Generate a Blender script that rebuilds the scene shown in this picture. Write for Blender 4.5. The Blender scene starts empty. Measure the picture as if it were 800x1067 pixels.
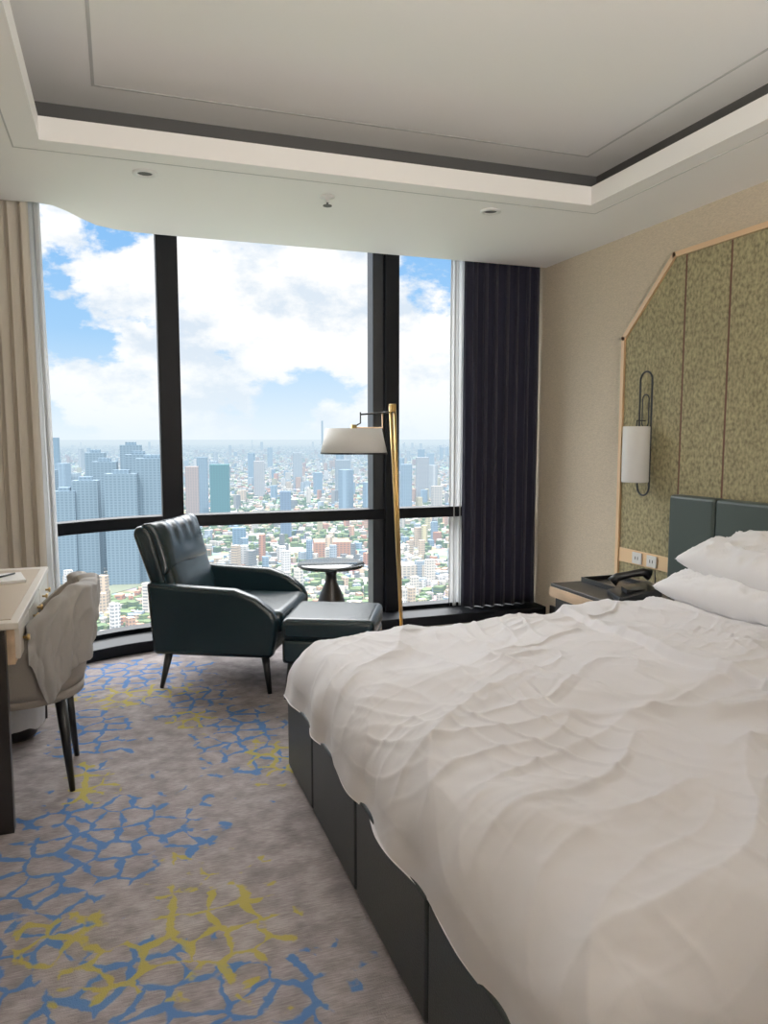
import bpy, math, random
from mathutils import Vector, Matrix, noise
random.seed(7)
D=bpy.data; COL=bpy.context.scene.collection
# ------------------------------------------------------------------ materials
def newmat(name):
    m=D.materials.new(name); m.use_nodes=True
    nt=m.node_tree; b=nt.nodes["Principled BSDF"]
    return m,nt,b
def N(nt,t,**kw):
    n=nt.nodes.new(t)
    for k,v in kw.items(): setattr(n,k,v)
    return n
def L(nt,a,b): nt.links.new(a,b)
def math_(nt,op,a,b=None,c=None,clamp=False):
    n=N(nt,"ShaderNodeMath",operation=op); n.use_clamp=clamp
    for i,v in enumerate((a,b,c)):
        if v is None: continue
        if isinstance(v,(int,float)): n.inputs[i].default_value=v
        else: L(nt,v,n.inputs[i])
    return n.outputs[0]
def mixc(nt,fac,a,b):
    n=N(nt,"ShaderNodeMix",data_type='RGBA')
    for i,v in ((0,fac),(6,a),(7,b)):
        if isinstance(v,(int,float)): n.inputs[i].default_value=v
        elif isinstance(v,tuple): n.inputs[i].default_value=(*v,1) if len(v)==3 else v
        else: L(nt,v,n.inputs[i])
    return n.outputs[2]
def ramp(nt,fac,stops):
    r=N(nt,"ShaderNodeValToRGB"); e=r.color_ramp.elements
    while len(e)<len(stops): e.new(0.5)
    for i,(p,c) in enumerate(stops):
        e[i].position=p; e[i].color=(*c,1) if isinstance(c,tuple) else (c,c,c,1)
    if fac is not None: L(nt,fac,r.inputs[0])
    return r.outputs[0]
def simple(name,col,rough=.5,metal=0,bump=0,bscale=200,var=0,coat=0,spec=.5,stretch=None,detail=4,sheen=0):
    m,nt,b=newmat(name)
    b.inputs["Base Color"].default_value=(*col,1); b.inputs["Roughness"].default_value=rough
    b.inputs["Metallic"].default_value=metal
    b.inputs["Specular IOR Level"].default_value=spec
    if coat: b.inputs["Coat Weight"].default_value=coat
    if sheen: b.inputs["Sheen Weight"].default_value=sheen
    tc=N(nt,"ShaderNodeTexCoord"); src=tc.outputs["Object"]
    if stretch:
        mp=N(nt,"ShaderNodeMapping"); mp.inputs["Scale"].default_value=stretch; L(nt,src,mp.inputs[0]); src=mp.outputs[0]
    nz=N(nt,"ShaderNodeTexNoise"); nz.inputs["Scale"].default_value=bscale; nz.inputs["Detail"].default_value=detail
    L(nt,src,nz.inputs["Vector"])
    if var:
        lo=tuple(max(0,c*(1-var)) for c in col); hi=tuple(min(1,c*(1+var)) for c in col)
        L(nt,ramp(nt,nz.outputs[0],[(.3,lo),(.7,hi)]),b.inputs["Base Color"])
    if bump:
        bp=N(nt,"ShaderNodeBump"); bp.inputs["Strength"].default_value=bump; bp.inputs["Distance"].default_value=.004
        L(nt,nz.outputs[0],bp.inputs["Height"]); L(nt,bp.outputs[0],b.inputs["Normal"])
    return m
M={}
M['ceil']=simple("ceiling_paint",(.92,.91,.89),.7,bump=.02)
M['metalw']=simple("white_painted_metal",(.80,.80,.78),.35)
M['cove']=simple("cove_shadow_grey",(.09,.09,.09),.7)  # dark grey puts the unlit recess's shade into its colour; also lens, deflector
M['groove']=simple("groove_shadow_grey",(.55,.55,.54),.8)
M['wall']=simple("wallpaper_beige",(.60,.51,.385),.75,bump=.6,bscale=60,var=.14,stretch=(1,1,5),detail=6)
M['olive']=simple("olive_wall_fabric",(.31,.27,.145),.75,bump=.4,bscale=42,var=.46,stretch=(1,1.3,1),detail=12)
M['copper']=simple("copper_trim",(.80,.54,.32),.32,metal=.5)
M['groovec']=simple("panel_groove_bronze",(.14,.06,.035),.5,metal=.3)
M['brass']=simple("brass",(.62,.42,.17),.3,metal=1)
M['black']=simple("black_metal",(.008,.009,.010),.4)
M['frame']=simple("window_frame_dark",(.005,.006,.009),.5,spec=.2)
M['framel']=simple("window_frame_edge",(.03,.034,.04),.4,metal=.3)
M['leather']=simple("dark_teal_leather",(.006,.018,.024),.27,bump=.2,bscale=180,spec=.55)
M['leatherb']=simple("green_grey_leather",(.018,.025,.024),.42,bump=.25,bscale=180)
M['leatherh']=simple("headboard_leather",(.038,.056,.050),.45,bump=.25,bscale=180)
M['linen']=simple("white_cotton",(.735,.72,.742),.85,bump=.15,bscale=9,detail=8,sheen=.05)
M['pillow']=simple("pillow_cotton",(.83,.82,.83),.85,bump=.15,bscale=12,detail=6,sheen=.05)
M['shade']=simple("lamp_shade_fabric",(.74,.73,.71),.8)
M['navy']=simple("navy_drape_fabric",(.014,.014,.034),.85,bump=.2,bscale=300,sheen=.08)
M['chairf']=simple("grey_beige_upholstery",(.29,.255,.22),.9,bump=.4,bscale=400,var=.08,sheen=.1)
M['jacket']=simple("grey_jacket_cloth",(.32,.305,.29),.8,bump=.2,bscale=60,sheen=.1)
M['cream']=simple("cream_lacquer",(.60,.56,.50),.35)
M['desktop']=simple("desk_top_leather",(.42,.34,.25),.45,bump=.1,bscale=100)
M['wood']=simple("light_walnut",(.55,.39,.25),.45,bump=.1,bscale=20,var=.2,stretch=(1,.2,1))
M['darkwood']=simple("dark_wood",(.016,.014,.013),.35)
M['plastic']=simple("white_plastic",(.75,.74,.72),.4)
M['bag']=simple("bin_liner_plastic",(.55,.55,.56),.35,bump=.6,bscale=30)
M['phone']=simple("black_plastic",(.006,.006,.007),.3)
M['tile']=simple("side_table_top_stone",(.04,.05,.055),.15)
def glass_m():
    m=D.materials.new("window_glass"); m.use_nodes=True; nt=m.node_tree; nt.nodes.clear()
    t=N(nt,"ShaderNodeBsdfTransparent"); t.inputs[0].default_value=(.98,.98,.975,1)
    o=N(nt,"ShaderNodeOutputMaterial"); L(nt,t.outputs[0],o.inputs[0]); return m
M['glass']=glass_m()
def sheer_m(name,col,tr,transl):
    m=D.materials.new(name); m.use_nodes=True; nt=m.node_tree; nt.nodes.clear()
    t=N(nt,"ShaderNodeBsdfTransparent"); d=N(nt,"ShaderNodeBsdfDiffuse"); d.inputs[0].default_value=(*col,1)
    l=N(nt,"ShaderNodeBsdfTranslucent"); l.inputs[0].default_value=(*col,1)
    x=N(nt,"ShaderNodeMixShader"); x.inputs[0].default_value=transl
    y=N(nt,"ShaderNodeMixShader"); y.inputs[0].default_value=tr; o=N(nt,"ShaderNodeOutputMaterial")
    L(nt,d.outputs[0],x.inputs[1]);L(nt,l.outputs[0],x.inputs[2])
    L(nt,x.outputs[0],y.inputs[1]);L(nt,t.outputs[0],y.inputs[2]);L(nt,y.outputs[0],o.inputs[0]); return m
M['sheer']=sheer_m("sheer_curtain_voile",(.75,.76,.77),.25,.35)
M['beigec']=sheer_m("beige_curtain_cloth",(.66,.60,.51),.0,.10)
# carpet ---------------------------------------------------------------
def carpet():
    m,nt,b=newmat("patterned_carpet"); b.inputs["Roughness"].default_value=.95; b.inputs["Specular IOR Level"].default_value=.1
    tc=N(nt,"ShaderNodeTexCoord"); P=tc.outputs["Object"]
    wn=N(nt,"ShaderNodeTexNoise"); wn.inputs["Scale"].default_value=9; wn.inputs["Detail"].default_value=3; L(nt,P,wn.inputs["Vector"])
    sub=N(nt,"ShaderNodeVectorMath",operation='SUBTRACT'); L(nt,wn.outputs["Color"],sub.inputs[0]); sub.inputs[1].default_value=(.5,.5,.5)
    sc=N(nt,"ShaderNodeVectorMath",operation='SCALE'); L(nt,sub.outputs[0],sc.inputs[0]); sc.inputs["Scale"].default_value=.07
    ad=N(nt,"ShaderNodeVectorMath",operation='ADD'); L(nt,P,ad.inputs[0]); L(nt,sc.outputs[0],ad.inputs[1])
    def vor(scale,off):
        mp=N(nt,"ShaderNodeMapping"); mp.inputs["Location"].default_value=off; L(nt,ad.outputs[0],mp.inputs[0])
        v=N(nt,"ShaderNodeTexVoronoi",feature='DISTANCE_TO_EDGE',voronoi_dimensions='2D'); v.inputs["Scale"].default_value=scale; L(nt,mp.outputs[0],v.inputs["Vector"])
        v.inputs["Randomness"].default_value=.75
        return v.outputs["Distance"]
    def noi(scale,det,off=(0,0,0)):
        mp=N(nt,"ShaderNodeMapping"); mp.inputs["Location"].default_value=off; L(nt,P,mp.inputs[0])
        n=N(nt,"ShaderNodeTexNoise"); n.inputs["Scale"].default_value=scale; n.inputs["Detail"].default_value=det; L(nt,mp.outputs[0],n.inputs["Vector"]); return n.outputs[0]
    def blobs(lst,nzv):
        tot=None
        for x,y,rx,ry in lst:
            mp=N(nt,"ShaderNodeMapping",vector_type='POINT'); 
            mp.inputs["Scale"].default_value=(1/rx,1/ry,0); mp.inputs["Location"].default_value=(-x/rx,-y/ry,0); L(nt,P,mp.inputs[0])
            ln=N(nt,"ShaderNodeVectorMath",operation='LENGTH'); L(nt,mp.outputs[0],ln.inputs[0])
            v=math_(nt,'SUBTRACT',1.2,ln.outputs["Value"])
            tot=v if tot is None else math_(nt,'MAXIMUM',tot,v)
        s=math_(nt,'ADD',tot,math_(nt,'MULTIPLY',math_(nt,'SUBTRACT',nzv,.5),3.8))
        return math_(nt,'MULTIPLY',s,6.0,clamp=True)
    n1=noi(8,3,(3,1,0)); n2=noi(9,3,(9,4,0))
    blue=[(-.09,2.72,.30,.30),(-.31,2.44,.25,.25),(.52,3.45,.17,.38),(0,4.6,.4,.25),(-.05,1.93,.22,.15),(.22,1.8,.25,.12),(-.5,2.1,.3,.2),(.35,4.05,.2,.2),(-.15,3.7,.15,.3),(.3,1.35,.3,.2),(1.9,4.3,.4,.4),(-.3,1.2,.4,.3)]
    yel=[(.22,2.10,.16,.25),(.05,4.2,.25,.14),(.60,3.12,.08,.22),(-.2,2.16,.12,.08),(-.02,1.98,.12,.10),(-.15,3.15,.08,.15),(.05,1.4,.3,.2),(1.5,4.4,.2,.3),(.3,3.75,.08,.15)]
    mb=blobs(blue,n1); my=blobs(yel,n2)
    wid=math_(nt,'MULTIPLY_ADD',noi(14,3,(5,5,0)),.46,-.115)
    vb=vor(9.4,(0,0,0))
    lb=math_(nt,'MULTIPLY',math_(nt,'SUBTRACT',wid,vb),20,clamp=True)
    bl=math_(nt,'MULTIPLY',lb,mb); yl=math_(nt,'MULTIPLY',math_(nt,'MULTIPLY',math_(nt,'SUBTRACT',wid,vor(9.4,(.4,.7,0))),20,clamp=True),my)
    fine=noi(260,2); mid=noi(12,8,(2,2,0)); 
    mp=N(nt,"ShaderNodeMapping"); mp.inputs["Scale"].default_value=(25,220,1); L(nt,P,mp.inputs[0])
    st=N(nt,"ShaderNodeTexNoise"); st.inputs["Scale"].default_value=1; st.inputs["Detail"].default_value=3; L(nt,mp.outputs[0],st.inputs["Vector"])
    f=math_(nt,'ADD',math_(nt,'MULTIPLY',mid,.55),math_(nt,'MULTIPLY',st.outputs[0],.45))
    base=ramp(nt,f,[(.36,(.165,.142,.144)),(.5,(.25,.22,.22)),(.64,(.35,.315,.305))])
    c=mixc(nt,math_(nt,'MULTIPLY',bl,.88),base,(.045,.145,.36))
    c=mixc(nt,math_(nt,'MULTIPLY',yl,.84),c,(.36,.30,.045))
    L(nt,c,b.inputs["Base Color"])
    bp=N(nt,"ShaderNodeBump"); bp.inputs["Strength"].default_value=.6; bp.inputs["Distance"].default_value=.004; L(nt,fine,bp.inputs["Height"]); L(nt,bp.outputs[0],b.inputs["Normal"])
    return m
M['carpet']=carpet()
# ------------------------------------------------------------------ mesh helpers
def mk(name,verts,faces,mat,smooth=False,bevel=0,seg=3,subsurf=0,parent=None,solid=0):
    me=D.meshes.new(name); me.from_pydata([tuple(v) for v in verts],[],faces); me.update()
    o=D.objects.new(name,me); COL.objects.link(o)
    if mat is not None: me.materials.append(M[mat] if isinstance(mat,str) else mat)
    if smooth:
        for p in me.polygons: p.use_smooth=True
    if solid:
        s=o.modifiers.new("s",'SOLIDIFY'); s.thickness=solid; s.offset=0
    if bevel:
        md=o.modifiers.new("b",'BEVEL'); md.width=bevel; md.segments=seg; md.limit_method='ANGLE'; md.angle_limit=math.radians(30)
        for p in me.polygons: p.use_smooth=True
        wn=o.modifiers.new("w",'WEIGHTED_NORMAL'); wn.keep_sharp=True
    if subsurf:
        ss=o.modifiers.new("ss",'SUBSURF'); ss.levels=subsurf; ss.render_levels=subsurf
    if parent is not None: o.parent=parent
    return o
def box(name,x0,x1,y0,y1,z0,z1,mat,bevel=0,seg=3,parent=None):
    v=[(x,y,z) for x in (x0,x1) for y in (y0,y1) for z in (z0,z1)]
    f=[(0,1,3,2),(4,6,7,5),(0,4,5,1),(2,3,7,6),(0,2,6,4),(1,5,7,3)]
    return mk(name,v,f,mat,bevel=bevel,seg=seg,parent=parent)
def prism(name,poly,axis,a,b,mat,bevel=0,seg=3,parent=None,smooth=False):
    n=len(poly)
    def P(p,t):
        if axis=='z': return (p[0],p[1],t)
        if axis=='y': return (p[0],t,p[1])
        return (t,p[0],p[1])
    v=[P(p,a) for p in poly]+[P(p,b) for p in poly]
    f=[tuple(range(n)),tuple(range(2*n-1,n-1,-1))]+[(i,(i+1)%n,(i+1)%n+n,i+n)[::-1] for i in range(n)]
    o=mk(name,v,f,mat,bevel=bevel,seg=seg,parent=parent)
    import bmesh
    bm=bmesh.new(); bm.from_mesh(o.data); bmesh.ops.recalc_face_normals(bm,faces=bm.faces); bm.to_mesh(o.data); bm.free()
    return o
def lathe(name,prof,c,mat,seg=48,parent=None,cap=True,smooth=True):
    v=[];f=[]
    for r,z in prof:
        for i in range(seg):
            a=2*math.pi*i/seg; v.append((c[0]+r*math.cos(a),c[1]+r*math.sin(a),c[2]+z))
    for j in range(len(prof)-1):
        for i in range(seg):
            k=(i+1)%seg; f.append((j*seg+i,j*seg+k,(j+1)*seg+k,(j+1)*seg+i))
    if cap:
        f.append(tuple(range(seg))[::-1]); f.append(tuple(range((len(prof)-1)*seg,len(prof)*seg)))
    o=mk(name,v,f,mat,parent=parent)
    if smooth:
        for p in o.data.polygons: p.use_smooth=len(p.vertices)==4
    return o
def tube(name,pts,r,mat,parent=None,cyc=False,seg=12,radii=None):
    pts=[Vector(p) for p in pts]; n=len(pts); v=[];f=[]
    up=None
    for i in range(n):
        if cyc: t=(pts[(i+1)%n]-pts[i-1]).normalized()
        else: t=(pts[min(i+1,n-1)]-pts[max(i-1,0)]).normalized()
        if up is None: up=t.orthogonal().normalized()
        up=(up-t*up.dot(t)).normalized(); s=t.cross(up)
        rr=radii[i] if radii else r
        for k in range(seg):
            a=2*math.pi*k/seg; v.append(pts[i]+(up*math.cos(a)+s*math.sin(a))*rr)
    m=n if cyc else n-1
    for i in range(m):
        j=(i+1)%n
        for k in range(seg):
            l=(k+1)%seg; f.append((i*seg+k,i*seg+l,j*seg+l,j*seg+k))
    if not cyc: f.append(tuple(range(seg))[::-1]); f.append(tuple(range((n-1)*seg,n*seg)))
    return mk(name,v,f,mat,smooth=True,parent=parent)
def empty(name,loc=(0,0,0),rz=0):
    e=D.objects.new(name,None); COL.objects.link(e); e.location=loc; e.rotation_euler=(0,0,rz); e.empty_display_size=.1; return e
def sstep(a,b,x):
    t=max(0,min(1,(x-a)/(b-a))); return t*t*(3-2*t)
def nz(x,y,z=0): return noise.noise(Vector((x,y,z)))
def ridge(x,y,z=0): return 1-abs(noise.noise(Vector((x,y,z))))*2
# ------------------------------------------------------------------ room shell
XL,XR,YB=-.95,3.14,-2.2; ZC=2.69; ZU=3.0
def WY(x): return 5.38 if x>.34 else 5.38-.52*(.34-x)**2
box("floor",XL-.1,XR+.1,YB-.1,5.7,-.12,0,'carpet')
box("wall_right",XR,XR+.15,YB-.1,5.7,-.1,3.15,'wall')
box("wall_left",XL-.15,XL,YB-.1,5.7,-.1,3.15,'wall')
box("wall_back",XL,XR,YB-.15,YB,-.1,3.15,'wall')
ceil=empty("ceiling")
box("upper_slab",XL-.1,XR+.1,YB-.1,5.7,ZU,ZU+.15,'ceil',parent=ceil)
edge=[(XL,4.72),(-.56,4.72),(-.40,4.70),(-.30,4.73),(-.23,4.82),(-.16,4.95),(-.08,5.07),(.02,5.13),(.14,5.16),(.3,5.17),(XR,5.18)]
tx0,tx1,ty0,ty1=-.28,2.54,-1.2,3.73
prism("border_far",[(XL,ty1)]+edge+[(XR,ty1)],'z',ZC,ZC+.10,'ceil',parent=ceil)
box("border_left",XL,tx0,YB,ty1,ZC,ZC+.10,'ceil',parent=ceil)
box("border_right",tx1,XR,YB,ty1,ZC,ZC+.10,'ceil',parent=ceil)
box("border_near",tx0,tx1,YB,ty0,ZC,ZC+.10,'ceil',parent=ceil)
e2=[(x,y-.02) for x,y in edge]
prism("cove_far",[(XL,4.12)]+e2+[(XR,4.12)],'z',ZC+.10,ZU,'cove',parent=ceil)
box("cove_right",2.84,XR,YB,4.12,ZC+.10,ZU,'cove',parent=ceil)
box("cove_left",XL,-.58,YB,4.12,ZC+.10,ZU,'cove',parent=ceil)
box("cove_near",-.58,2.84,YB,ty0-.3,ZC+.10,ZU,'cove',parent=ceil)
def frame_lines(name,x0,x1,y0,y1,z,w,mat):
    e=empty(name)
    box("line_far",x0,x1,y1-w,y1,z-.002,z+.001,mat,parent=e); box("line_near",x0,x1,y0,y0+w,z-.002,z+.001,mat,parent=e)
    box("line_left",x0,x0+w,y0+w,y1-w,z-.002,z+.001,mat,parent=e); box("line_right",x1-w,x1,y0+w,y1-w,z-.002,z+.001,mat,parent=e)
frame_lines("groove_shadow_1",-.06,2.60,-1,3.86,ZU,.014,'groove')  # thin grey strips paint the shade of ceiling grooves; no groove is cut
frame_lines("groove_shadow_2",-.40,2.66,-1.4,3.86,ZC,.007,'groove')
xs=[XL+i*.08 for i in range(17)]+[.34,3.14]; xs=sorted(set(round(x,3) for x in xs if x<=.34))+[3.139]
def strip(name,xs,o0,o1,z0,z1,mat,parent=None,bevel=0):
    poly=[(x,WY(x)+o0) for x in xs]+[(x,WY(x)+o1) for x in reversed(xs)]
    return prism(name,poly,'z',z0,z1,mat,parent=parent,bevel=bevel)
win=empty("window_1")
SH=.075
strip("sill_box",xs,-.31,.10,0,SH,'frame',win,.008)
strip("transom",xs,-.07,.06,.785,.865,'frame',win,.006)
strip("head",xs,-.06,.06,2.90,3.0,'frame',win)
strip("bottom_rail",xs,-.06,.06,SH,SH+.03,'frame',win)
def mull(n,x0,x1,mat,o0=-.08,o1=.08):
    box(n,x0,x1,WY(x0)+o0,WY(x0)+o1,SH,3.0,mat,bevel=.006,parent=win)
mull("mullion_1",.275,.415,'frame'); mull("mullion_2a",1.79,1.875,'framel',-.05); mull("mullion_2b",1.875,1.985,'frame',-.09)
mull("mullion_3",3.05,3.14,'frame')
gv=[];gf=[]
for x in xs: gv+= [(x,WY(x)+.02,SH),(x,WY(x)+.02,2.98)]
for i in range(len(xs)-1): gf.append((2*i,2*i+2,2*i+3,2*i+1))
mk("glass",gv,gf,'glass',parent=win)
for x,y in ((.17,4.01),(2.06,4.01)):
    d=empty("recessed_downlight",(x,y,ZC))
    lathe("ring",[(.060,.001),(.060,-.008),(.040,-.010),(.036,-.001)],(0,0,0),'metalw',parent=d,cap=False)
    lathe("lens",[(.036,-.003),(.0361,-.0005)],(0,0,0),'cove',parent=d)
sp=empty("fire_sprinkler",(1.11,4.07,ZC))
lathe("rosette",[(.01,.05),(.01,.002),(.040,.001),(.040,-.006),(.012,-.012),(.012,-.03),(.006,-.032)],(0,0,0),'metalw',parent=sp)
lathe("deflector",[(.006,-.03),(.006,-.045),(.024,-.046),(.024,-.05)],(0,0,0),'cove',parent=sp)
# ------------------------------------------------------------------ curtains
def curtain(name,x0,x1,yf,z0,z1,amp,folds,mat,flare=0,thick=.004):
    nx=int(folds*14); nzz=24; v=[];f=[]
    for j in range(nzz+1):
        t=j/nzz; z=z0+(z1-z0)*t
        for i in range(nx+1):
            s=i/nx; ph=s*folds*2*math.pi
            a=amp*(1.0-.25*t)+.25*amp*nz(s*folds*.8,t*1.5,3)
            x=x0+(x1-x0)*s+.012*math.sin(ph*2+1)+flare*(1-t)*(s)*(1) +.01*nz(s*9,t*2,7)
            y=yf+a*math.sin(ph+.6*nz(s*3,t*1.2,1))
            v.append((x,y,z))
    for j in range(nzz):
        for i in range(nx):
            a=j*(nx+1)+i; f.append((a,a+1,a+nx+2,a+nx+1))
    return mk(name,v,f,mat,smooth=True,solid=thick)
curtain("drape_curtain",2.49,3.115,5.240,.08,2.95,.042,7,'navy')
curtain("sheer_curtain",2.41,2.57,5.318,.08,2.95,.010,3,'sheer',thick=.001)
curtain("sheer_curtain",-.50,-.385,4.82,.015,2.95,.026,3,'sheer',flare=.035,thick=.001)
curtain("beige_curtain",-.70,-.44,4.75,.015,2.95,.030,4,'beigec',flare=.03,thick=.002)
curtain("drape_curtain",-.93,-.67,4.64,.015,2.68,.03,5,'navy')
# ------------------------------------------------------------------ olive wall panel
pan=empty("upholstered_wall_panel")
outl=[(4.14,.50),(4.14,2.03),(3.69,2.455),(.45,2.455),(0.0,2.03),(0.0,.50)]
ys=[4.14,3.60,3.26,2.3,1.85,.88,.54,0.0]
def ztop(y):
    if y>3.69: return 2.03+(4.14-y)/(.45)*.425
    if y<.45: return 2.03+y/.45*.425
    return 2.455
for i in range(len(ys)-1):
    a,b=ys[i]-.007,ys[i+1]+.007
    pts=[(a,.50),(a,ztop(a))]
    for k in (3.69,.45):
        if b<k<a: pts.append((k,2.455))
    pts+=[(b,ztop(b)),(b,.50)]
    prism("fabric_%d"%i,pts,'x',XR-.04,XR-.002,'olive',bevel=.004,parent=pan)
    if i: box("groove_%d"%i,XR-.037,XR-.004,ys[i]-.007,ys[i]+.007,.5,2.45,'groovec',parent=pan)
def segbar(name,p,q,w,x0,x1,mat,parent):
    d=Vector((q[0]-p[0],q[1]-p[1])).normalized(); n=Vector((-d.y,d.x))*w/2
    e=d*w*.4
    poly=[(p[0]-e.x+n.x,p[1]-e.y+n.y),(q[0]+e.x+n.x,q[1]+e.y+n.y),(q[0]+e.x-n.x,q[1]+e.y-n.y),(p[0]-e.x-n.x,p[1]-e.y-n.y)]
    prism(name,poly,'x',x0,x1,mat,parent=parent)
for i in range(5): segbar("edge_trim_%d"%i,outl[i],outl[i+1],.030,XR-.055,XR-.001,'copper',pan)
box("socket_strip",XR-.048,XR-.035,3.6,4.12,.59,.68,'copper',parent=pan)
so=empty("power_socket",(XR-.05,3.86,.635))
for k in (-1,1):
    box("plate_%d"%k,-.008,0.001,k*.07-.045,k*.07+.045,-.036,.036,'plastic',bevel=.003,parent=so)
    for h in (-1,1): box("hole_%d_%d"%(k,h),-.009,-.006,k*.07+h*.012-.003,k*.07+h*.012+.003,-.01,.01,'phone',parent=so)
# ------------------------------------------------------------------ sconce
sc=empty("wall_sconce",(XR-.04,3.875,0))
def ring(x,y0,y1,z0,z1,n=40):
    r=(y1-y0)/2; c=(y0+y1)/2; pts=[]
    for i in range(n//2+1):
        a=math.pi*i/(n//2); pts.append((x,c+r*math.cos(a),z1-r+r*math.sin(a)))
    for i in range(n//2+1):
        a=math.pi+math.pi*i/(n//2); pts.append((x,c+r*math.cos(a),z0+r+r*math.sin(a)))
    return pts
tube("loop",ring(-.03,-.055,.055,1.04,1.80),.006,'framel',parent=sc,cyc=True)
tube("loop_inner",ring(-.03,-.03,.03,1.46,1.66),.004,'framel',parent=sc,cyc=True)
box("mount",-.05,0,-.03,.03,1.24,1.34,'black',bevel=.004,parent=sc)
tube("arm",[(-.04,0,1.29),(-.11,-.0,1.29)],.008,'black',parent=sc)
lathe("shade",[(.0,-.17),(.078,-.17),(.08,-.165),(.08,.165),(.078,.17),(.0,.17)],(-.115,-.03,1.295),'shade',parent=sc,cap=False)
tube("arm_top",[(-.03,0,1.50),(-.115,-.03,1.50),(-.115,-.03,1.465)],.004,'framel',parent=sc)
# ------------------------------------------------------------------ bed
BX0,BX1,BY0,BY1=.64,2.98,.86,3.05
bed=empty("bed")
box("plinth",BX0+.03,BX1,BY0+.03,BY1-.03,0.0,.30,'leatherb',parent=bed)
ps=[BY1,2.62,2.08,1.52,BY0]
for i in range(4): box("foot_panel_%d"%i,BX0,BX0+.06,ps[i+1]+.003,ps[i]-.003,.012,.335,'leatherb',bevel=.014,parent=bed)
pxs=[BX0,1.2,1.8,2.4,BX1]
for s,(a,b) in enumerate(((BY1-.06,BY1),(BY0,BY0+.06))):
    for i in range(4): box("side_panel_%d_%d"%(s,i),pxs[i]+.062 if i==0 else pxs[i]+.002,pxs[i+1]-.002,a,b,.012,.335,'leatherb',bevel=.012,parent=bed)
box("mattress",BX0+.10,BX1-.02,BY0+.08,BY1-.08,.302,.53,'pillow',bevel=.06,seg=5,parent=bed)
hb=empty("headboard")
hy=[3.56,3.20,2.42,1.64,.86,.50]
for i in range(5): box("cushion_%d"%i,XR-.14,XR-.045,hy[i+1]+.003,hy[i]-.003,.52 if i in(0,4) else .0,1.07,'leatherh',bevel=.022,seg=4,parent=hb)
# duvet
def duvet():
    zt=.597; r=.17
    x0=BX0+.016; y0=BY0-.01; y1=BY1-.005
    def roll(d):
        if d<=0: return 0,0
        q=r*math.pi/2
        if d<q: return r*math.sin(d/r), r*(1-math.cos(d/r))
        return r, r+(d-q)
    nx,ny=450,450; ext=.37
    pa,pb=x0+r-ext,2.52; qa,qb=y0+r-ext,y1-r+ext
    v=[];f=[]
    for j in range(ny+1):
        q=qa+(qb-qa)*j/ny
        for i in range(nx+1):
            p=pa+(pb-pa)*i/nx
            hx,vx=roll(x0+r-p); hy1,vy1=roll(q-(y1-r)); hy0,vy0=roll((y0+r)-q)
            x=max(p,x0+r)-hx; y=min(max(q,y0+r),y1-r)+hy1-hy0
            drop=(vx**3+vy1**3+vy0**3)**(1/3)
            X,Y=p,q
            w=.030*nz(X*1.7,Y*1.7,2)+.019*nz(X*3.5+.7*Y,Y*3,5)
            wx=X+.12*nz(X*2.2,Y*2.2,11); wy=Y+.12*nz(X*2.2,Y*2.2,17)
            c1=ridge(wx*1.4-wy*2.4,wx*1.2+wy*.7,4); c2=ridge(wx*4.0+wy*1.2,wy*1.9-wx*.5,8); c3=ridge(wx*2.4-wy*6.5,wx*1.8+wy,12); c4=ridge(wx*10+wy*2,wy*3.0,22); c5=ridge(wx*6-wy*13,wx*3+wy*2,33)
            m1=.5+.5*min(1,max(-1,2.2*nz(X*1.3,Y*1.3,40))); m2=.5+.5*min(1,max(-1,2.2*nz(X*1.5,Y*1.5,50)))
            w+=.054*max(0,c1-.5)**1.5+.064*m1*max(0,c2-.5)**1.6+.050*m2*max(0,c3-.5)**1.6+.022*(1-m1)*max(0,c4-.5)**1.5+.014*(1-m2)*max(0,c5-.5)**1.5
            w+=.003*nz(X*12,Y*12,3)
            edgeq=sstep(0,.12,min(q-(y0),(y1)-q)) 
            fold=sstep(1.855,1.885,X+.02*nz(0,Y*3,6)+.012*math.sin(Y*4))
            w+=fold*.032*edgeq + .013*fold*ridge(X*7,Y*2.2,30)*.6
            w-=.035*sstep(2.30,2.52,X)
            side=min(1,drop/.16)
            z=zt+w*(1-.6*side)-drop
            z-=0.035*(1-sstep(0,.5,X-x0))
            if side>0:
                h=.009+.008*math.sin(Y*15+3*nz(Y*2,0,1))*(vx>0)+.014*nz(X*6,Y*6,z*3)
                x+= -max(0,h)*side*(vx>0.02)-.010*sstep(.15,.27,vx) ; y+= abs(.016*nz(X*8,z*4,3))*side*(1 if vy1>0.02 else (-1 if vy0>0.02 else 0))
            zm=.322+.010*nz(X*3,Y*3,9)
            if z<zm: z=zm+.0005*(z-zm)
            v.append((x,y,z))
    for j in range(ny):
        for i in range(nx):
            a=j*(nx+1)+i; f.append((a,a+1,a+nx+2,a+nx+1))
    return mk("duvet",v,f,'linen',smooth=True,parent=bed)
duvet()
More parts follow.
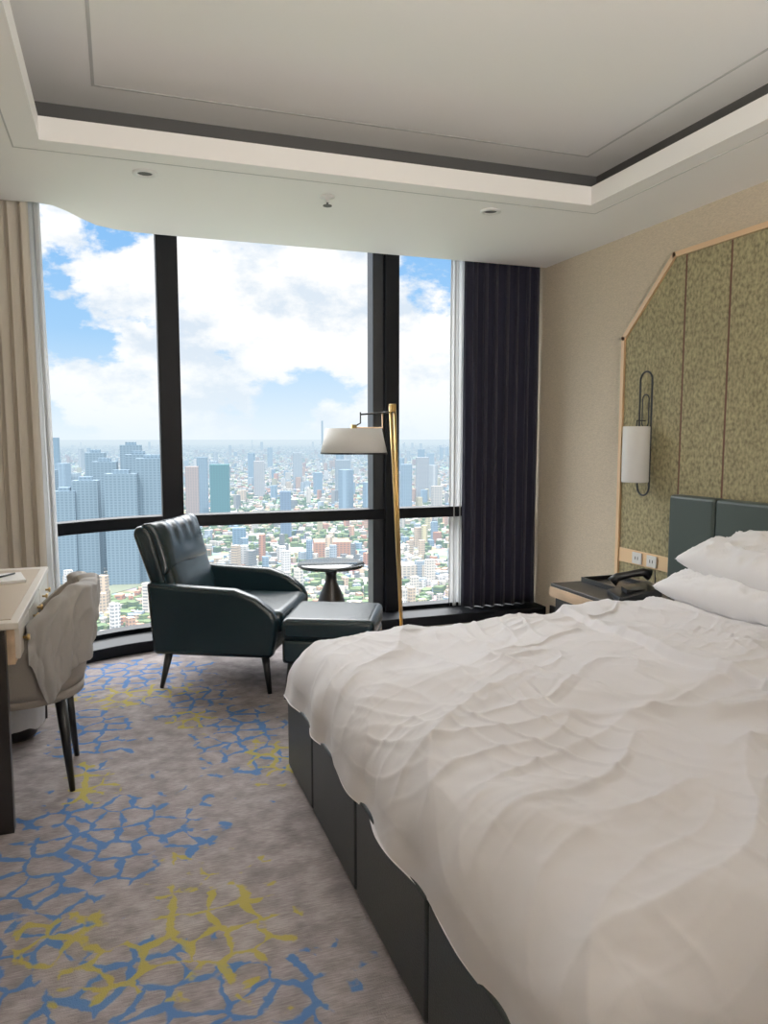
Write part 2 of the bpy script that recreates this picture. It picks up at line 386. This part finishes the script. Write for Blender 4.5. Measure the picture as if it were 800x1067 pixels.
def pillow(name,c,lx,ly,t,rot=(0,0,0),seed=0,mat='pillow',sharp=2.6,wr=1.0,parent=None,n=60,mode=0):
    v=[];f=[]
    def pt(u,w,s):
        k=max(0,(1-abs(u)**sharp))*max(0,(1-abs(w)**sharp))
        h=t/2*k**.42
        x=u*lx/2*(1-.05*(1-w*w)*abs(u)**4); y=w*ly/2*(1-.05*(1-u*u)*abs(w)**4)
        h*=1+(wr if mode==0 else .5)*.12*nz(u*2+seed,w*2,seed*3.1)
        if mode==0: h+=wr*(.010*max(0,ridge(u*3+seed,w*4+u*2,seed)-.3)+.004*nz(u*7,w*7,seed))*min(1,k*3)
        else: h+=wr*.010*(.5+.5*math.sin(w*17+2*nz(w*2,0,seed)))*min(1,k*3)*(1-sstep(-.7,.4,u*mode))
        return (x,y,s*h)
    for s in (1,-1):
        for j in range(n+1):
            for i in range(n+1): v.append(pt(-1+2*i/n,-1+2*j/n,s))
    off=(n+1)**2
    for j in range(n):
        for i in range(n):
            a=j*(n+1)+i; f.append((a,a+1,a+n+2,a+n+1)); f.append((off+a,off+a+n+1,off+a+n+2,off+a+1))
    o=mk(name,v,f,mat,smooth=True,parent=parent); o.location=c; o.rotation_euler=rot
    import bmesh
    bm=bmesh.new(); bm.from_mesh(o.data); bmesh.ops.remove_doubles(bm,verts=bm.verts,dist=.0008); bm.to_mesh(o.data); bm.free()
    return o
pillow("pillow",(2.71,2.60,.69),.50,.82,.20,(0,math.radians(-4),.03),1,wr=2.8)
pillow("pillow",(2.745,2.55,.83),.46,.78,.19,(math.radians(2),math.radians(-8),-.05),2,wr=2.8)
pillow("pillow",(2.71,1.50,.69),.50,.82,.20,(0,math.radians(-4),.0),3,wr=2.8)
pillow("pillow",(2.745,1.50,.83),.46,.78,.19,(0,math.radians(-8),.04),4,wr=2.8)
# ------------------------------------------------------------------ nightstand
def nightstand(y0,y1):
    ns=empty("nightstand")
    box("top",2.49,2.995,y0,y1,.485,.505,'darkwood',bevel=.003,parent=ns)
    box("edge_strip",2.485,2.50,y0,y1,.425,.4849,'wood',bevel=.002,parent=ns)
    box("edge_strip_side",2.5,2.995,y1-.012,y1,.425,.4849,'wood',bevel=.002,parent=ns)
    box("carcass",2.52,2.995,y0+.015,y1-.015,.10,.484,'darkwood',bevel=.003,parent=ns)
    box("drawer",2.508,2.522,y0+.03,y1-.03,.28,.42,'darkwood',bevel=.004,parent=ns)
    box("drawer_low",2.508,2.522,y0+.03,y1-.03,.11,.27,'darkwood',bevel=.004,parent=ns)
    lathe("knob",[(.004,-.02),(.012,-.02),(.012,-.03),(.004,-.03)],(2.50,(y0+y1)/2,.39),'brass',parent=ns)
    for x in (2.56,2.96):
        for y in (y0+.06,y1-.06): box("foot",x-.02,x+.02,y-.02,y+.02,0,.10,'darkwood',parent=ns)
nightstand(3.14,3.98); nightstand(0.0,.80)
tr=empty("serving_tray",(2.82,3.78,.506))
box("tray_base",-.13,.13,-.17,.17,0,.008,'phone',parent=tr)
for n_,a in (("rim_a",(-.13,-.12,-.17,.17)),("rim_b",(.12,.13,-.17,.17)),("rim_c",(-.12,.12,-.17,-.16)),("rim_d",(-.12,.12,.16,.17))):
    box(n_,*a,.008,.03,'phone',parent=tr)
ph=empty("desk_telephone",(2.68,3.42,.506),math.radians(-20))
prism("body",[(-.12,0),(.11,0),(.11,.085),(-.12,.030)],'y',-.12,.12,'phone',bevel=.008,parent=ph)
tube("handset",[(-.11,.066,.08),(-.08,.066,.110),(0,.066,.128),(.06,.066,.138),(.10,.066,.122)],.02,'phone',parent=ph,radii=[.032,.024,.020,.024,.034])
box("keypad",-.07,.03,-.08,.02,.046,.068,'phone',parent=ph)
tube("cord",[(.1,.03,.03),(.14,.10,.02),(.17,.17,.08),(.19,.24,.115)],.004,'phone',parent=ph)
# ------------------------------------------------------------------ armchair
ac=empty("armchair",(.63,4.45,0),math.radians(-27))
sp_=[(-.35,.20),(.33,.20),(.36,.40),(.33,.46),(.24,.53),(.12,.575),(-.20,.59),(-.33,.60),(-.38,.61),(-.37,.45)]
for s in (-1,1):
    a,b=(-.385,-.30) if s<0 else (.30,.385)
    prism("side_%d"%s,sp_,'y',a,b,'leather',bevel=.028,seg=4,parent=ac)
prism("back_shell",[(-.28,.22),(-.34,.22),(-.385,.60),(-.475,.86),(-.46,.905),(-.41,.91),(-.37,.87),(-.28,.55)],'y',-.33,.33,'leather',bevel=.03,seg=4,parent=ac)
box("apron",-.32,.32,-.31,.31,.205,.31,'leather',bevel=.02,parent=ac)
box("seat_cushion",-.28,.37,-.295,.295,.31,.445,'leather',bevel=.045,seg=5,parent=ac)
pillow("back_cushion",(-.29,0,.58),.36,.61,.11,(0,math.radians(-106),0),5,'leather',sharp=7,wr=0,parent=ac,mode=1)
pillow("head_cushion",(-.36,0,.775),.31,.64,.15,(0,math.radians(-109),0),6,'leather',sharp=5,wr=.9,parent=ac,mode=-1)
for i,(x,y,dx,dy) in enumerate(((-.28,-.31,-.04,-.03),(.27,-.31,.04,-.05),(-.28,.31,-.04,.03),(.27,.31,.04,.05))):
    tube("leg_%d"%i,[(x,y,.215),(x+dx,y+dy,0)],.02,'black',parent=ac,radii=[.024,.012])
ot=empty("ottoman",(1.105,3.97,0),math.radians(-25))
box("cushion",-.25,.25,-.24,.24,.325,.445,'leather',bevel=.038,seg=5,parent=ot)
box("base",-.245,.245,-.235,.235,.20,.33,'leather',bevel=.02,parent=ot)
for i,(x,y) in enumerate(((-.20,-.18),(.19,-.18),(-.19,.18),(.19,.18))):
    tube("leg_%d"%i,[(x,y,.225),(x*1.15,y*1.15,0)],.02,'black',parent=ot,radii=[.022,.012])
st=empty("side_table",(1.31,4.78,0))
lathe("top",[(0,.545),(.215,.545),(.222,.55),(.222,.565),(.215,.57),(0,.57)],(0,0,0),'tile',parent=st,cap=False)
lathe("pedestal",[(.06,.545),(.045,.52),(.035,.49),(.04,.44),(.075,.36),(.11,.25),(.13,.12),(.14,.03),(.14,0.0)],(0,0,0),'darkwood',parent=st)
fl=empty("floor_lamp",(1.77,4.66,0))
lathe("base",[(.15,0),(.15,.012),(.14,.02),(.02,.022)],(0,0,0),'brass',parent=fl)
tube("pole_a",[(0,0,.02),(-.085,0,1.60)],.010,'brass',parent=fl)
tube("pole_b",[(.012,.03,.02),(-.055,0,1.60)],.010,'brass',parent=fl)
box("clamp",-.090,-.050,-.02,.02,1.565,1.615,'brass',bevel=.004,parent=fl)
tube("arm",[(-.05,0,1.565),(-.29,0,1.545)],.006,'black',parent=fl)
tube("drop_a",[(-.29,0,1.56),(-.29,0,1.49),(-.335,0,1.465)],.005,'black',parent=fl)
tube("drop_b",[(-.14,0,1.56),(-.14,0,1.46),(-.32,0,1.46)],.005,'copper',parent=fl)
tube("socket",[(-.335,0,1.48),(-.335,0,1.38)],.02,'brass',parent=fl)
o=lathe("shade",[(.215,1.295),(.180,1.455)],(-.335,0,0),'shade',parent=fl,cap=False,seg=64)
s=o.modifiers.new("s",'SOLIDIFY'); s.thickness=.003
lathe("shade_trim",[(.2165,1.292),(.2155,1.302)],(-.335,0,0),'black',parent=fl,cap=False,seg=64)
# ------------------------------------------------------------------ desk
dk=empty("writing_desk")
DX0,DX1,DY0,DY1=-.93,-.345,2.84,4.05
box("top",DX0,DX1,DY0,DY1,.735,.76,'cream',bevel=.004,parent=dk)
box("blotter",DX0+.06,DX1-.03,DY0+.05,DY1-.08,.76,.763,'desktop',parent=dk)
box("drawer_case",DX0,DX1-.02,DY0+.04,DY1-.02,.60,.735,'wood',bevel=.003,parent=dk)
dys=[DY0+.05,3.22,3.63,DY1-.03]
for i in range(3):
    box("drawer_%d"%i,DX1-.022,DX1-.005,dys[i]+.008,dys[i+1]-.008,.615,.725,'cream',bevel=.004,parent=dk)
    for k in (.3,.7):
        y=dys[i]*(1-k)+dys[i+1]*k
        tube("knob_%d_%d"%(i,int(k*10)),[(DX1-.006,y,.67),(DX1+.008,y,.67),(DX1+.010,y,.67),(DX1+.018,y,.67)],.01,'brass',parent=dk,radii=[.005,.005,.012,.011])
box("leg_frame_near",DX0,DX1-.045,DY0,DY0+.045,0,.735,'darkwood',bevel=.003,parent=dk)
box("leg_frame_far",DX0,DX0+.05,DY1-.05,DY1-.01,0,.60,'darkwood',bevel=.003,parent=dk)
box("leg_frame_far_b",DX1-.07,DX1-.03,DY1-.05,DY1-.01,0,.60,'darkwood',bevel=.003,parent=dk)
mg=empty("desk_notepad",(-.50,3.70,.764),.2)
box("pad",-.08,.08,-.11,.11,0,.012,'plastic',parent=mg); tube("pen",[(-.05,-.05,.017),(.05,.06,.017)],.004,'phone',parent=mg)
# ------------------------------------------------------------------ desk chair (tub)
dc=empty("desk_chair",(-.40,3.30,0))
AT=108
def tub():
    v=[];f=[]; na=60; A=math.radians(AT)
    for i in range(na+1):
        a=-A+2*A*i/na; t=abs(a)/A
        top=.785-.20*sstep(.30,1,t)
        ring_=[]
        for s in range(9):
            k=s/8; z=.40+(top-.40)*k; r=.235+.055*k**.8; ring_.append((r,z))
        inner=[(r-.045,z+(.0)) for r,z in reversed(ring_)]
        full=ring_+[(ring_[-1][0]-.022,top+.018)]+inner
        for r,z in full: v.append((r*math.cos(a)*1.0,r*math.sin(a)*1.02,z))
    m=len(full)
    for i in range(na):
        for k in range(m-1): f.append((i*m+k,(i+1)*m+k,(i+1)*m+k+1,i*m+k+1))
        f.append((i*m+m-1,(i+1)*m+m-1,(i+1)*m,i*m))
    f.append(tuple(range(m))); f.append(tuple(range(na*m,na*m+m))[::-1])
    mk("shell",v,f,'chairf',smooth=True,parent=dc)
tub()
lathe("seat",[(0,.36),(.20,.36),(.235,.39),(.245,.44),(.235,.475),(.20,.49),(0,.495)],(-.03,0,0),'chairf',parent=dc,cap=False)
lathe("seat_pan",[(.15,.345),(.235,.37),(.24,.41),(.2,.42)],(0,0,0),'chairf',parent=dc)
for i,(x,y) in enumerate(((.155,-.15),(.155,.15),(-.17,-.15),(-.17,.15))):
    tube("leg_%d"%i,[(x,y,.37),(x*1.2,y*1.18,0)],.02,'black',parent=dc,radii=[.024,.011])
def jacket():
    v=[];f=[]; na=150; ns=80; A0,A1=math.radians(-78),math.radians(40)
    for i in range(na+1):
        a=A0+(A1-A0)*i/na; t=abs(a)/math.radians(AT)
        top=.785-.20*sstep(.30,1,t)+.022
        u=i/na
        lo=.12+.20*(1-sstep(.25,.75,u))*sstep(0,.12,u)+.03*math.sin(u*17)+.05*nz(u*4,0,2); li=.16
        for s in range(ns+1):
            k=s/ns*(lo+li+.06)
            if k<li: r=.232;z=top-(li-k)
            elif k<li+.06:
                q=(k-li)/.06*math.pi; r=.265-.033*math.cos(q); z=top+.014*math.sin(q)
            else:
                dd=k-li-.06; r=.298-.04*dd; z=top-dd
            fo=math.sin(a*15+6*nz(a*2,k*1.5,7))
            w=.012*fo*sstep(li,li+.25,k)+.020*max(0,ridge(a*3+k*5,k*5-a,1)-.35)+.006*nz(a*9,k*12,5)
            out=1 if k>li+.03 else -.5
            r+=out*abs(w)+.003
            z+=.010*nz(a*5,k*3,9)
            v.append((r*math.cos(a),r*math.sin(a)*1.02,z))
    for i in range(na):
        for s in range(ns):
            b=i*(ns+1)+s; f.append((b,b+ns+1,b+ns+2,b+1))
    mk("draped_jacket",v,f,'jacket',smooth=True,solid=.003,parent=dc)
jacket()
wb=empty("waste_bin",(-.50,3.80,0))
lathe("bucket",[(.085,0),(.10,.02),(.12,.26)],(0,0,0),'darkwood',parent=wb,cap=True)
v=[];f=[]
for j,(r,z) in enumerate([(.10,.262),(.126,.285),(.134,.26),(.137,.20),(.135,.14),(.130,.06)]):
    for i in range(60):
        a=i/60*2*math.pi; rr=r+.010*nz(math.cos(a)*4,math.sin(a)*4,j*.6)+ .002*math.sin(a*17)
        v.append((rr*math.cos(a),rr*math.sin(a),z+.02*nz(math.cos(a)*2,math.sin(a)*2,3)*(j>3)))
for j in range(5):
    for i in range(60): k=(i+1)%60; f.append((j*60+i,j*60+k,(j+1)*60+k,(j+1)*60+i))
mk("liner",v,f,'bag',smooth=True,parent=wb)
box("baseboard_right",XR-.015,XR,4.0,5.0,0,.10,'darkwood'); box("baseboard_left",XL,XL+.015,YB,2.75,0,.10,'darkwood'); box("baseboard_back",XL+.02,XR-.02,YB,YB+.015,0,.10,'darkwood')
# ------------------------------------------------------------------ city outside
GZ=-200.0
ALB=.36
def haze_mat(name,kind):
    m=D.materials.new(name); m.use_nodes=True; nt=m.node_tree; b=nt.nodes["Principled BSDF"]; out=nt.nodes["Material Output"]
    b.inputs["Roughness"].default_value=.8; b.inputs["Specular IOR Level"].default_value=.15
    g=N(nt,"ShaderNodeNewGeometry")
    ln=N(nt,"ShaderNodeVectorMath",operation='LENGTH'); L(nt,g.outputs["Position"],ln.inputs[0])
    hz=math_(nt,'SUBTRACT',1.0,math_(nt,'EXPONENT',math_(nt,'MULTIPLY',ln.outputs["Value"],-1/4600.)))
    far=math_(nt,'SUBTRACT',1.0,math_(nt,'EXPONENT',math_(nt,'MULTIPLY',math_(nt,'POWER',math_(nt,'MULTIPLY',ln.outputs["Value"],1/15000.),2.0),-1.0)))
    em=N(nt,"ShaderNodeEmission"); L(nt,mixc(nt,far,(.38,.57,.75),(.70,.83,.92)),em.inputs[0]); em.inputs[1].default_value=1.0  # aerial haze painted in as emission, growing with distance from the origin
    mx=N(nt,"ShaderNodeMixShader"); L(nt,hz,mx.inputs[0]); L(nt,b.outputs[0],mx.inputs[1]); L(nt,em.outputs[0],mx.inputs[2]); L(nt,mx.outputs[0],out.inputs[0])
    def dim(s):
        vm=N(nt,"ShaderNodeVectorMath",operation='SCALE'); L(nt,s,vm.inputs[0]); vm.inputs["Scale"].default_value=ALB; return vm.outputs[0]
    if kind=='b':
        at=N(nt,"ShaderNodeVertexColor",layer_name="col")
        sx=N(nt,"ShaderNodeSeparateXYZ"); L(nt,g.outputs["Position"],sx.inputs[0])
        fl_=math_(nt,'FRACT',math_(nt,'MULTIPLY',sx.outputs[2],1/3.6)); w1=math_(nt,'GREATER_THAN',fl_,.45)
        hx=math_(nt,'FRACT',math_(nt,'MULTIPLY',math_(nt,'ADD',sx.outputs[0],sx.outputs[1]),1/4.5)); w2=math_(nt,'GREATER_THAN',hx,.35)
        sn=N(nt,"ShaderNodeSeparateXYZ"); L(nt,g.outputs["True Normal"],sn.inputs[0])
        vert=math_(nt,'LESS_THAN',math_(nt,'ABSOLUTE',sn.outputs[2]),.5)
        f=math_(nt,'MULTIPLY',math_(nt,'MULTIPLY',math_(nt,'MULTIPLY',w1,w2),vert),.7)
        L(nt,dim(mixc(nt,f,at.outputs[0],(.04,.08,.12))),b.inputs["Base Color"])
    elif kind=='g':
        n1=N(nt,"ShaderNodeTexNoise"); n1.inputs["Scale"].default_value=.004; n1.inputs["Detail"].default_value=8; L(nt,g.outputs["Position"],n1.inputs["Vector"])
        c=ramp(nt,n1.outputs[0],[(.40,(.08,.18,.05)),(.47,(.20,.26,.12)),(.52,(.36,.34,.28)),(.7,(.46,.44,.39))])
        v1=N(nt,"ShaderNodeTexVoronoi"); v1.inputs["Scale"].default_value=.05; L(nt,g.outputs["Position"],v1.inputs["Vector"])
        c2=mixc(nt,.25,c,v1.outputs["Color"])
        L(nt,dim(c2),b.inputs["Base Color"])
    else:
        b.inputs["Base Color"].default_value=(.09,.10,.07,1); b.inputs["Roughness"].default_value=.5
    return m
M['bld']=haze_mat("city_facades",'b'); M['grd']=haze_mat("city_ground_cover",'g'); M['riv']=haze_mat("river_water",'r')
R_=60000
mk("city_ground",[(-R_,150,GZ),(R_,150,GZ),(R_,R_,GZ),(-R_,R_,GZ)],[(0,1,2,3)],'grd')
rp=[(-260,1120),(-150,1010),(-60,1010),(20,1090),(70,1200),(200,1290),(420,1240),(640,1120),(900,1180)]
def catm(P,n=10):
    o=[]
    for i in range(len(P)-1):
        p0=P[max(i-1,0)];p1=P[i];p2=P[i+1];p3=P[min(i+2,len(P)-1)]
        for k in range(n):
            t=k/n
            o.append(tuple(.5*(2*p1[a]+(-p0[a]+p2[a])*t+(2*p0[a]-5*p1[a]+4*p2[a]-p3[a])*t*t+(-p0[a]+3*p1[a]-3*p2[a]+p3[a])*t**3) for a in (0,1)))
    o.append(P[-1]); return o
rc=catm(rp); v=[];f=[]
for i,(x,y) in enumerate(rc):
    a=rc[max(i-1,0)];b=rc[min(i+1,len(rc)-1)]; d=Vector((b[0]-a[0],b[1]-a[1])).normalized(); w=20
    v+=[(x-d.y*w,y+d.x*w,GZ+.6),(x+d.y*w,y-d.x*w,GZ+.6)]
for i in range(len(rc)-1): f.append((2*i,2*i+1,2*i+3,2*i+2))
mk("river",v,f,'riv')
bv=[];bf=[];bc=[]
def bb(cx,cy,sx,sy,h,rot,col,z0=GZ):
    c,s=math.cos(rot),math.sin(rot); k=len(bv)
    for z in (z0,z0+h):
        for a,b in ((-1,-1),(1,-1),(1,1),(-1,1)):
            x,y=a*sx/2,b*sy/2; bv.append((cx+x*c-y*s,cy+x*s+y*c,z)); bc.extend((*col,1))
    bf.extend([(k+4,k+5,k+6,k+7),(k,k+1,k+5,k+4),(k+1,k+2,k+6,k+5),(k+2,k+3,k+7,k+6),(k+3,k,k+4,k+7)])
pal=[(.62,.60,.56),(.72,.68,.62),(.50,.48,.44),(.62,.50,.38),(.50,.26,.18),(.58,.37,.26),(.40,.48,.56),(.25,.36,.48),(.74,.73,.73),(.26,.27,.28),(.58,.53,.34),(.14,.20,.09),(.11,.18,.08),(.17,.24,.10)]
for i in range(50000):
    u=random.random()**.85; d=700*math.exp(u*math.log(18000/700))
    az=math.radians(random.uniform(-30,60)); x,y=d*math.sin(az),d*math.cos(az)
    if min((x-a)**2+(y-b)**2 for a,b in rc[::5])<46**2: continue
    green=nz(x*.0016,y*.0016,5)
    if d<3200 and green>.12 and random.random()<.55:
        col=random.choice(pal[11:]); s_=random.uniform(6,14); bb(x,y,s_,s_*.8,random.uniform(4,9),random.random()*3,col); continue
    k=(d/1400)**.40
    s1=random.uniform(5,12)*k; s2=random.uniform(6,14)*k; h=random.uniform(4,12)
    r=random.random(); col=random.choice(pal[:11]) if r<.86 else random.choice(pal[11:])
    if r<.045: h=random.uniform(18,45)*(1+.08*k); s1*=1.3
    if r<.0035 and d>1500: h=random.uniform(80,140); s1=random.uniform(20,32); s2=random.uniform(20,32); col=random.choice([(.25,.36,.48),(.5,.53,.56),(.35,.45,.55)])
    bb(x,y,s1,s2,h,random.choice([.2,.2,-.5,.9])+random.gauss(0,.08),col)
T=(.19,.28,.36)
for az,d,w,dp,h in ((-3.6,1120,30,22,128),(-2.2,1120,34,24,142),(-.9,1180,34,24,166),(.2,1090,42,24,152),(1.4,1180,36,24,176),(2.35,1100,44,26,172),(3.4,1160,30,24,165),(-1.5,1330,30,24,176),(.9,1380,34,24,188),(-4.6,1300,24,24,150)):
    a=math.radians(az); bb(d*math.sin(a),d*math.cos(a),w,dp,h,-.15,T)
    bb(d*math.sin(a),d*math.cos(a),w*.5,dp*.5,h+5,-.15,(.2,.3,.4))
for px,d,w,h,col in ((58,2600,26,200,(.15,.25,.35)),(200,1900,30,130,(.42,.32,.28)),(211,2000,26,150,(.22,.32,.42)),(229,1750,42,140,(.06,.20,.22)),(297,1500,22,95,(.18,.26,.38)),(357,2400,46,130,(.3,.36,.42)),(270,2600,36,120,(.45,.45,.47)),(423,2000,28,130,(.25,.35,.45)),(440,2300,36,140,(.38,.4,.43)),(455,1800,24,85,(.5,.48,.45)),(310,3000,36,140,(.4,.45,.5)),(345,1250,60,30,(.50,.27,.18)),(250,1150,20,38,(.55,.55,.55)),(248,1300,22,48,(.2,.32,.45)),(430,1050,36,24,(.6,.55,.48)),(336,6000,14,330,(.3,.35,.4))):
    a=math.atan((px-400)/785)+math.radians(19.4); bb(d*math.sin(a),d*math.cos(a),w,w*.8,h,-.2,col)
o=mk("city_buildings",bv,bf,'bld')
ca=o.data.color_attributes.new("col",'FLOAT_COLOR','POINT'); ca.data.foreach_set("color",bc)
# ------------------------------------------------------------------ world
w=D.worlds.new("sky"); bpy.context.scene.world=w; w.use_nodes=True; nt=w.node_tree; nt.nodes.clear()
tc=N(nt,"ShaderNodeTexCoord"); sx=N(nt,"ShaderNodeSeparateXYZ"); L(nt,tc.outputs["Generated"],sx.inputs[0])
grad=ramp(nt,sx.outputs[2],[(0,(.60,.79,.94)),(.10,(.36,.62,.92)),(.28,(.18,.45,.87)),(.45,(.78,.77,.76)),(1,(.78,.77,.75))])
mp=N(nt,"ShaderNodeMapping"); mp.inputs["Scale"].default_value=(1,1,1.7); mp.inputs["Location"].default_value=(.9,.35,.6); L(nt,tc.outputs["Generated"],mp.inputs[0])
n1=N(nt,"ShaderNodeTexNoise"); n1.inputs["Scale"].default_value=3.4; n1.inputs["Detail"].default_value=12; n1.inputs["Roughness"].default_value=.58; n1.inputs["Distortion"].default_value=.15; L(nt,mp.outputs[0],n1.inputs["Vector"])
cl=ramp(nt,n1.outputs[0],[(.455,0.0),(.488,.92),(.55,1.0)])
n2=N(nt,"ShaderNodeTexNoise"); n2.inputs["Scale"].default_value=7; n2.inputs["Detail"].default_value=9; n2.inputs["Roughness"].default_value=.6; L(nt,mp.outputs[0],n2.inputs["Vector"])
ccol=ramp(nt,n2.outputs[0],[(.39,(.68,.77,.87)),(.50,(1.0,1.0,.99))])
c=mixc(nt,cl,grad,ccol)
hzf=ramp(nt,sx.outputs[2],[(0,.9),(.05,.40),(.13,0.0)])
c=mixc(nt,hzf,c,(.78,.88,.96))
st_=ramp(nt,sx.outputs[2],[(.30,.080),(.48,1.0)])
bg=N(nt,"ShaderNodeBackground"); L(nt,math_(nt,'MULTIPLY',st_,13.2),bg.inputs[1]); L(nt,c,bg.inputs[0]); wo=N(nt,"ShaderNodeOutputWorld"); L(nt,bg.outputs[0],wo.inputs[0])
sl=D.lights.new("sun","SUN"); sl.energy=7.5; sl.angle=.02; sl.color=(1,.93,.84); so_=D.objects.new("sun",sl); COL.objects.link(so_)
so_.rotation_euler=Vector((.35,.55,-.85)).to_track_quat('-Z','Y').to_euler()
pl=D.lights.new("window_portal","AREA"); pl.shape='RECTANGLE'; pl.size=4.0; pl.size_y=2.9; pl.cycles.is_portal=True
po=D.objects.new("window_portal",pl); COL.objects.link(po); po.location=(1.1,5.52,1.5); po.rotation_euler=(math.radians(-90),0,0)
bl=D.lights.new("added_fill_uplight","AREA"); bl.shape='DISK'; bl.size=.5; bl.energy=100; bl.color=(1,.92,.83)  # added fill light behind the camera, no fixture; brightens ceiling and room
bo=D.objects.new("added_fill_uplight",bl); COL.objects.link(bo); bo.location=(1.0,-.5,1.9); bo.rotation_euler=(math.radians(150),0,0)
# ------------------------------------------------------------------ camera
cam=D.cameras.new("camera"); co=D.objects.new("camera",cam); COL.objects.link(co); bpy.context.scene.camera=co
cam.sensor_fit='VERTICAL'; cam.sensor_height=24; cam.sensor_width=18; cam.lens=24*785/1067; cam.clip_start=.05; cam.clip_end=90000
co.location=(0,0,1.4); co.rotation_euler=(math.pi/2-math.atan(78/785),0,-math.radians(19.4))
vs=bpy.context.scene.view_settings; vs.view_transform='Standard'; vs.look='None'; vs.exposure=0.05; vs.gamma=1.10
